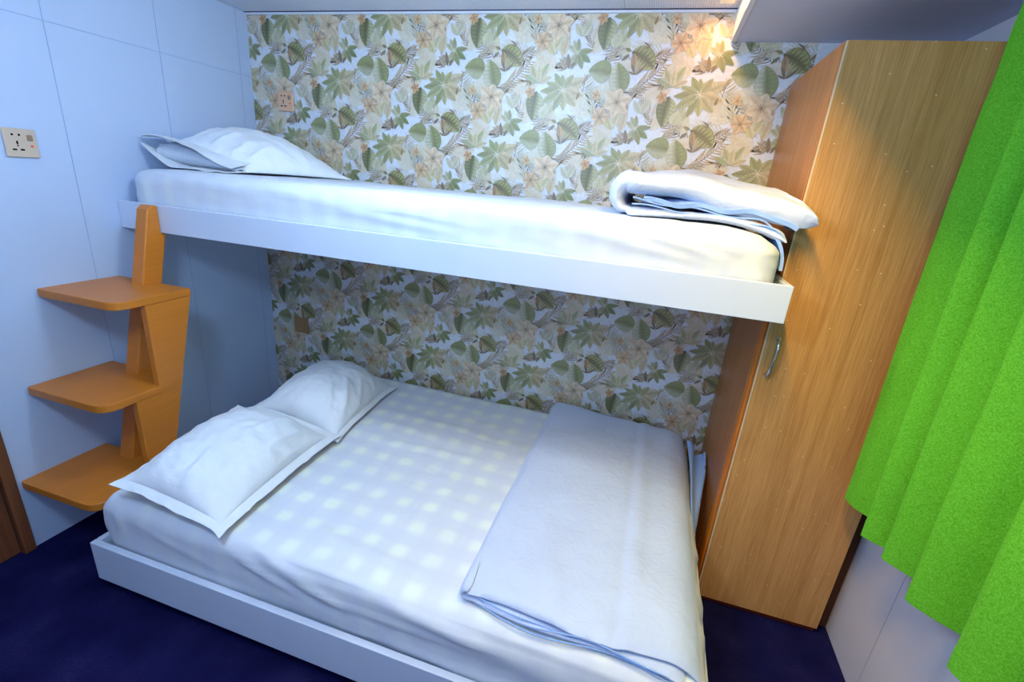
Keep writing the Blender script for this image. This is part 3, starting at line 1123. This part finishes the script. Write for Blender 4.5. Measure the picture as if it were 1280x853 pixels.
ud = empty('folded_duvet', (2.08, -.38, UT), 'plump pale blue duvet rolled up at the foot of the upper bunk', 'duvet')
P, Tt = u_fold((1.885, 2.31), (1.885, 2.372), up_y0, up_y1, UT + .016, UT + .092, .035, .012, .036, 2.3, .015, 64, up_drop, .10)
link_mesh('cover', thick_sheet(P, Tt), M['duvet'], parent=ud, smooth=True)
# piping: blue edge of the lower layers
bm = bmesh.new()
for (za, zb, yo, x1e) in ((.034, .008, .0, 2.305), (.048, .016, .006, 2.29)):
    pts = []
    for i in range(30):
        t = i / 29
        x = 1.90 + (x1e - 1.90) * t
        pts.append((x, up_y0(x, 'l') + .006 + yo + .004 * math.sin(9 * t + za * 90), UT + za + (zb - za) * t + .004 * math.sin(14 * t + yo * 300) - .030 * max(0, t - .85) ** 2 / .0225))
    add_tube(bm, pts, .0024, 8)
link_mesh('piping', bm, M['duvet_edge'], parent=ud, smooth=True)['label'] = 'blue piped edge'
nu, nv_ = 26, 20
Pg = np.zeros((nu, nv_, 3))
for i in range(nu):
    t = i / (nu - 1)
    for j in range(nv_):
        s = j / (nv_ - 1)
        a = t * PI / 2
        Pg[i, j] = (2.255 + .058 * math.sin(a) + .003 * math.sin(9 * s), -.645 + .36 * s - .014 * t, UT + .000 - .016 * t - .085 * t ** 1.6 * (1 - .5 * s) + .004 * math.sin(6 * s + 3 * t))
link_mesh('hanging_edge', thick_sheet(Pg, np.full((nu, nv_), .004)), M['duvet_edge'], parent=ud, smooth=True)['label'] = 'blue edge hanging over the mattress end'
# inner fold tucked in the opening
nu, nv_ = 40, 12
Pg = np.zeros((nu, nv_, 3))
for i in range(nu):
    t = i / (nu - 1)
    for j in range(nv_):
        s = j / (nv_ - 1)
        x = 1.93 + .40 * t
        Pg[i, j] = (x, up_y0(x, 'l') + .012 + .16 * s, UT + .046 - .012 * t + .012 * s + .005 * math.sin(20 * t + 6 * s) - .03 * max(0, t - .8) ** 2 / .04)
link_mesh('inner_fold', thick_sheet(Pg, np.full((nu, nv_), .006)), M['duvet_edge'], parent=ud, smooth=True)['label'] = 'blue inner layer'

# lower duvet: flat stack with its layers showing at the front
def lo_y0(x, k):
    t = (x - 1.65) / .56
    return -1.188 - .010 * t + (-.020 * t if k == 'l' else 0) + .008 * math.sin(8 * t + (2 if k == 'l' else 0))


def lo_y1(x, k):
    return -.045 + .010 * math.sin(5 * x)


def lo_drop(x, y, k, t, s):
    d = 0
    if k == 'u':
        d += .016 * math.exp(-((x - 1.80) / .10) ** 2) * math.exp(-((y + .45) / .30) ** 2) + .014 * math.exp(-((x - 1.95) / .2) ** 2) * math.exp(-((y + .55) / .35) ** 2)
        d += .006 * math.exp(-((x - 2.08) / .02) ** 2) * (1 if y > -1.0 else .4) - .004 * math.exp(-((x - 2.05) / .018) ** 2)
        d += .005 * math.exp(-((x + .25 * y - 1.60) / .03) ** 2) * max(0, min(1, (-.75 - y) / .3)) 
        d -= .040 * max(0, (x - 2.17) / .09) ** 2
        d -= .010 * max(0, (-1.08 - y) / .1)
        d += .014 * max(0, (y + .25) / .2) * math.exp(-((x - 1.72) / .12) ** 2)
    else:
        d -= .02 * max(0, (x - 2.18) / .06) ** 2
    return d


ld = empty('folded_duvet', (1.95, -.62, MT), 'flat pale blue duvet folded square on the foot of the low bed', 'duvet')


def sheared(P):
    """the folded duvet lies a little askew on the bed"""
    P[..., 0] += (-.025) * 0
    return P


P, Tt = u_fold((1.672, 2.215), (1.672, 2.252), lo_y0, lo_y1, MT + .012, MT + .040, .016, .008, .011, 6.2, .006, 90, lo_drop, .03)
link_mesh('cover', thick_sheet(sheared(P), Tt), M['duvet'], parent=ld, smooth=True)
bm = bmesh.new()
for (z0_, z1_, xa, xb, yo) in ((.026, .020, 1.665, 1.95, .004), (.024, .022, 1.80, 2.18, -.004), (.012, .008, 1.70, 2.20, -.008)):
    pts = []
    for i in range(30):
        t = i / 29
        x = xa + (xb - xa) * t
        pts.append((x, lo_y0(x, 'l') + .002 + yo + .004 * math.sin(8 * t + yo * 500), MT + z0_ + (z1_ - z0_) * t + .003 * math.sin(7 * t + z0_ * 200)))
    add_tube(bm, pts, [.0021 * min(1, 8 * min(i, 29 - i) / 29 + .2) for i in range(30)], 8)
link_mesh('piping', bm, M['duvet_edge'], parent=ld, smooth=True)['label'] = 'blue piped edge'
# loose corner hanging between bed and wardrobe
nu, nv_ = 26, 22
Pg = np.zeros((nu, nv_, 3))
for i in range(nu):
    t = i / (nu - 1)          # from the top at the back to the low front tail
    for j in range(nv_):
        s = j / (nv_ - 1)
        wdt = .075 * (1 - t) ** .7 + .006
        y = -.13 - .46 * t - .02 * s
        x = 2.258 + .010 * t + wdt * s + .010 * math.sin(s * 8 + t * 3) * (1 - t)
        z = MT + .030 - .050 * t - (.055 * s ** 1.5) * (1 - .3 * t) + .018 * math.sin(s * 7 + 1.0) * (1 - t) + (.030 * s ** 6 * (1 - t) ** 4)
        Pg[i, j] = (min(x, 2.334), y, z)
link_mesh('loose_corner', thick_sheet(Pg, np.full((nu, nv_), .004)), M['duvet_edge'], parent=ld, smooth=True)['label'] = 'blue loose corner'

# ------------------------------------------------------------------ bunk steps
st = empty('bunk_steps', (.18, -1.0, 0), 'orange varnished three-tread steps leading to the upper bunk', 'steps')
ST = .028
tread = [(-1.035, -.765, .936), (-1.130, -.850, .607), (-1.216, -.935, .278)]
for (ya, yb, zt_) in tread:
    poly = rounded_poly([(.0015, ya), (.360, ya), (.360, yb), (.0015, yb)], [.012, .055, 0, 0])
    link_mesh('tread', add_prism(bmesh.new(), poly, 'z', zt_ - ST, zt_), M['step_wood'], parent=st, bevel=.003)


def back_y(z):
    return -.762 - .262 * (.93 - z)


prof = [(-.938, .9075), (-.938, .6075), (-1.024, .5785), (-1.024, .2785), (-1.108, .2495), (-1.108, .0), (back_y(0), 0), (back_y(.9075), .9075)]
prof = [(-.938, .9075), (-.938, .578), (-1.024, .578), (-1.024, .249), (-1.108, .249), (-1.108, .0), (back_y(0), 0), (back_y(.9075), .9075)]
bm = add_prism(bmesh.new(), prof, 'x', .3345, .3595)
sp_ = link_mesh('side_panel', bm, M['step_wood'], parent=st, bevel=.002)


def post_f(z):
    return -.757 - .235 * (1.22 - z)


pp = [(post_f(0), 0), (post_f(1.13), 1.13), (post_f(1.215) + .004, 1.205), (post_f(1.215) + .016, 1.2175), (BUNK_Y - .002, 1.2175), (BUNK_Y - .002, BUNK_B - .003), (-.700, BUNK_B - .003), (-.700 - .26 * (BUNK_B - .03), 0)]
pp = [(post_f(0), 0), (post_f(1.205), 1.205), (post_f(1.215) + .014, 1.2185), (BUNK_Y - .0015, 1.2185), (BUNK_Y - .0015, BUNK_B - .002), (-.702, BUNK_B - .002), (-.702 - .25 * (BUNK_B), 0)]
bm = add_prism(bmesh.new(), pp, 'x', .131, .203)
# the head of the post is chamfered on its left side
for vv in bm.verts:
    if vv.co.z > 1.0 and vv.co.x < .17:
        vv.co.x += .018
link_mesh('post', bm, M['step_wood'], parent=st, bevel=.006)


# ------------------------------------------------------------------ sockets
def socket(name, origin, right, out, mat, label, cat, blank=False, size=.086):
    """origin = centre on the wall, right / out = unit vectors"""
    r, n = V3(right), V3(out)
    u = V3((0, 0, 1))
    o0 = V3(origin)
    root = empty(name, origin, label, cat)

    def bx(bm, a0, a1, b0, b1, d0, d1):
        vs = []
        for a in (a0, a1):
            for bq in (b0, b1):
                for d in (d0, d1):
                    vs.append(bm.verts.new(o0 + r * a + u * bq + n * d))
        for f in ((0, 1, 3, 2), (4, 6, 7, 5), (0, 4, 5, 1), (2, 3, 7, 6), (0, 2, 6, 4), (1, 5, 7, 3)):
            bm.faces.new([vs[i] for i in f])
        return bm
    h = size / 2
    link_mesh('face_plate', bx(bmesh.new(), -h, h, -h, h, .0008, .009), mat, parent=root, bevel=.003)
    if blank:
        for sx in (-.03, .03):
            link_mesh('screw', add_tube(bmesh.new(), [o0 + r * sx + n * .0088, o0 + r * sx + n * .0102], .0035, 12), M['rocker'], parent=root)
        link_mesh('inner_panel', bx(bmesh.new(), -.024, .024, -.030, .030, .0085, .0105), mat, parent=root, bevel=.001)
        return root
    bm = bmesh.new()
    for (a, bq) in ((-.020, .024), (-.002, .024)):
        add_tube(bm, [o0 + r * a + u * bq + n * .008, o0 + r * a + u * bq + n * .0094], .0034, 12)
    bx(bm, -.0135, -.0085, -.004, .006, .008, .0094)
    bx(bm, -.0128, -.0092, -.0105, -.0055, .008, .0094)
    for (a, bq, sg) in ((-.021, -.020, 1), (-.001, -.020, -1)):
        bx(bm, a - .0055, a + .0055, bq - .0026, bq + .0026, .008, .0094)
    link_mesh('pin_hole', bm, M['hole'], parent=root)
    link_mesh('rocker_switch', bx(bmesh.new(), .017, .031, .008, .026, .0085, .0125), M['rocker'], parent=root, bevel=.0015)
    bm = bmesh.new()
    add_tube(bm, [o0 + r * .026 + u * -.008 + n * .0085, o0 + r * .026 + u * -.008 + n * .0105], .0038, 14)
    link_mesh('indicator', bm, M['led'], parent=root)
    return root


socket('wall_socket', (0, -.979, 1.399), (0, 1, 0), (1, 0, 0), M['socket'], 'beige power socket on the plain white left wall', 'socket')
socket('wall_socket', (.193, -.0034, 1.674), (1, 0, 0), (0, -1, 0), M['socket_pink'], 'copper pink power socket on the flowered wall above the upper pillow', 'socket')
socket('wall_socket', (.194, -.0034, .555), (1, 0, 0), (0, -1, 0), M['socket_brown'], 'brown blank socket plate on the flowered wall below the bunk', 'socket', True, .088)

# ------------------------------------------------------------------ curtain
hem = [(2.655, -.630), (2.664, -.672), (2.700, -.716), (2.738, -.742), (2.748, -.765), (2.720, -.785), (2.672, -.793), (2.640, -.802), (2.645, -.815), (2.672, -.832), (2.705, -.846), (2.712, -.858), (2.690, -.868), (2.660, -.877),
       (2.664, -.893), (2.690, -.918), (2.724, -.950), (2.730, -.972), (2.700, -.990), (2.664, -1.002), (2.662, -1.020), (2.690, -1.050), (2.735, -1.090), (2.756, -1.120), (2.730, -1.146), (2.690, -1.160), (2.664, -1.172), (2.664, -1.195),
       (2.690, -1.240), (2.735, -1.290), (2.75, -1.33), (2.715, -1.355), (2.668, -1.37), (2.66, -1.40), (2.70, -1.46), (2.745, -1.51), (2.74, -1.55), (2.69, -1.575), (2.66, -1.60), (2.68, -1.66), (2.735, -1.72), (2.74, -1.76), (2.69, -1.79), (2.665, -1.83), (2.70, -1.88)]


def resample(pts, n):
    pts = [V3((p[0], p[1], 0)) for p in pts]
    # Catmull-Rom then even steps
    dense = []
    for i in range(len(pts) - 1):
        p0, p1, p2, p3 = pts[max(0, i - 1)], pts[i], pts[i + 1], pts[min(len(pts) - 1, i + 2)]
        for k in range(8):
            t = k / 8
            dense.append(.5 * ((2 * p1) + (p2 - p0) * t + (2 * p0 - 5 * p1 + 4 * p2 - p3) * t * t + (3 * p1 - p0 - 3 * p2 + p3) * t ** 3))
    dense.append(pts[-1])
    L = [0]
    for a, c in zip(dense, dense[1:]):
        L.append(L[-1] + (c - a).length)
    out = []
    j = 0
    for i in range(n):
        s = L[-1] * i / (n - 1)
        while j < len(L) - 2 and L[j + 1] < s:
            j += 1
        t = (s - L[j]) / max(1e-9, L[j + 1] - L[j])
        out.append(dense[j].lerp(dense[j + 1], t))
    return out


NC, NZ = 520, 60
prof = resample(hem, NC)
Z0, Z1 = .600, 1.905
Pg = np.zeros((NC, NZ, 3))
for i, p in enumerate(prof):
    for j in range(NZ):
        t = j / (NZ - 1)
        z = Z0 + (Z1 - Z0) * t
        amp = 1 - .30 * t
        xm = 2.70
        x = xm + (p.x - xm) * amp * (1.3 if p.x > xm else 1) - .020 * t + (.02 * t * t)
        y = p.y + .072 * t
        w = .0035 * noise.noise(V3((i * .03, z * 3, 1))) + .002 * noise.noise(V3((i * .06, z * 9, 4)))
        w *= min(1, max(0.0, (t) * 6 + .3))
        x = min(x + w, 2.785)
        y = y + w
        if y > -.572:
            y = -.572 + (y + .572) * .1
        Pg[i, j] = (x, y, z + .004 * noise.noise(V3((i * .02, 2, 7))) * (1 - t))
cu = empty('curtain', (2.70, -1.2, Z0), 'long bright green pleated curtain hanging on the right wall', 'curtain')
bm = thick_sheet(Pg, np.full((NC, NZ), .0011))
link_mesh('fabric', bm, M['curtain'], parent=cu, smooth=True)
# stitched hem band along the bottom
Hg = Pg[:, :3].copy()
Hg[:, 0, 2] -= .0008
link_mesh('hem', thick_sheet(Hg, np.full((NC, 3), .0018)), M['curtain'], parent=cu, smooth=True)
rl = empty('curtain_rail', (2.70, -1.2, 1.92), 'white curtain rail under the soffit above the green curtain', 'curtain rail')
link_mesh('track', box(2.675, 2.715, -1.89, -.575, 1.910, 1.9395), M['trim'], parent=rl, bevel=.002)

# ------------------------------------------------------------------ lamps of the room and an added fill light
def area(name, loc, rot, sx, sy, power, color, shape='RECTANGLE', spread=PI):
    l = bpy.data.lights.new(name, 'AREA')
    l.shape = shape
    l.size = sx
    l.size_y = sy
    l.energy = power
    l.color = color
    l.spread = spread
    o = bpy.data.objects.new(name, l)
    COL.objects.link(o)
    o.location = loc
    o.rotation_euler = rot
    return o


def globe(name, loc, radius, power, color):
    l = bpy.data.lights.new(name, 'POINT')
    l.shadow_soft_size = radius
    l.energy = power
    l.color = color
    o = bpy.data.objects.new(name, l)
    COL.objects.link(o)
    o.location = loc
    return o


globe('ceiling_lamp_light', (1.25, -.97, 1.86), .085, 15.0, (.62, .82, 1.0))
globe('cabin_lamp_light', (1.30, -1.90, 1.78), .10, 29, (.54, .75, 1.0))
globe('front_fill_light', (2.35, -2.78, 1.50), .06, 6.0, (.50, .66, 1.0))  # added fill behind the camera, lifts the shade under the bunk; no lamp there
# warm tube lamp tucked beside the soffit
area('warm_tube_light', (SOFF_X - .045, -.15, H - .022), (0, 0, 0), .02, .12, .75, (1.0, .46, .06))
area('warm_lamp_light', (SOFF_X - .047, -1.32, H - .026), (0, math.radians(-46), 0), .045, .76, 27, (1.0, .66, .16))
tl = empty('tube_lamp', (SOFF_X - .044, -.90, H - .001), 'slim warm tube lamp on the ceiling along the soffit edge', 'lamp')
link_mesh('housing', box(SOFF_X - .068, SOFF_X - .020, -1.70, -.10, H - .014, H - .0005), M['lamp_metal'], parent=tl, bevel=.002)

w = bpy.data.worlds.new('World')
SC.world = w
w.use_nodes = True
w.node_tree.nodes['Background'].inputs[0].default_value = (.02, .02, .025, 1)
w.node_tree.nodes['Background'].inputs[1].default_value = 1.0

# ------------------------------------------------------------------ camera
R = [[0.952823578517183, 0.2924433864925256, 0.08126557646687324],
     [0.1701643064060602, -0.292970388110656, -0.9408573008249631],
     [-0.2513390877819328, 0.9102995207002332, -0.328912519624703]]
cam = bpy.data.cameras.new('camera')
cam.sensor_width = 36
cam.lens = 589.3153 / 1280 * 36
cam.clip_start = .02
co = bpy.data.objects.new('camera', cam)
COL.objects.link(co)
right, up, back = V3(R[0]), -V3(R[1]), -V3(R[2])
mw = Matrix((right, up, back)).transposed().to_4x4()
mw.translation = V3((1.9778, -2.0716, 1.4264))
co.matrix_world = mw
SC.camera = co

SC.view_settings.view_transform = 'Standard'
SC.view_settings.look = 'None'
SC.view_settings.gamma = 1
SC.view_settings.exposure = 0.08
SC.view_settings.use_curve_mapping = False
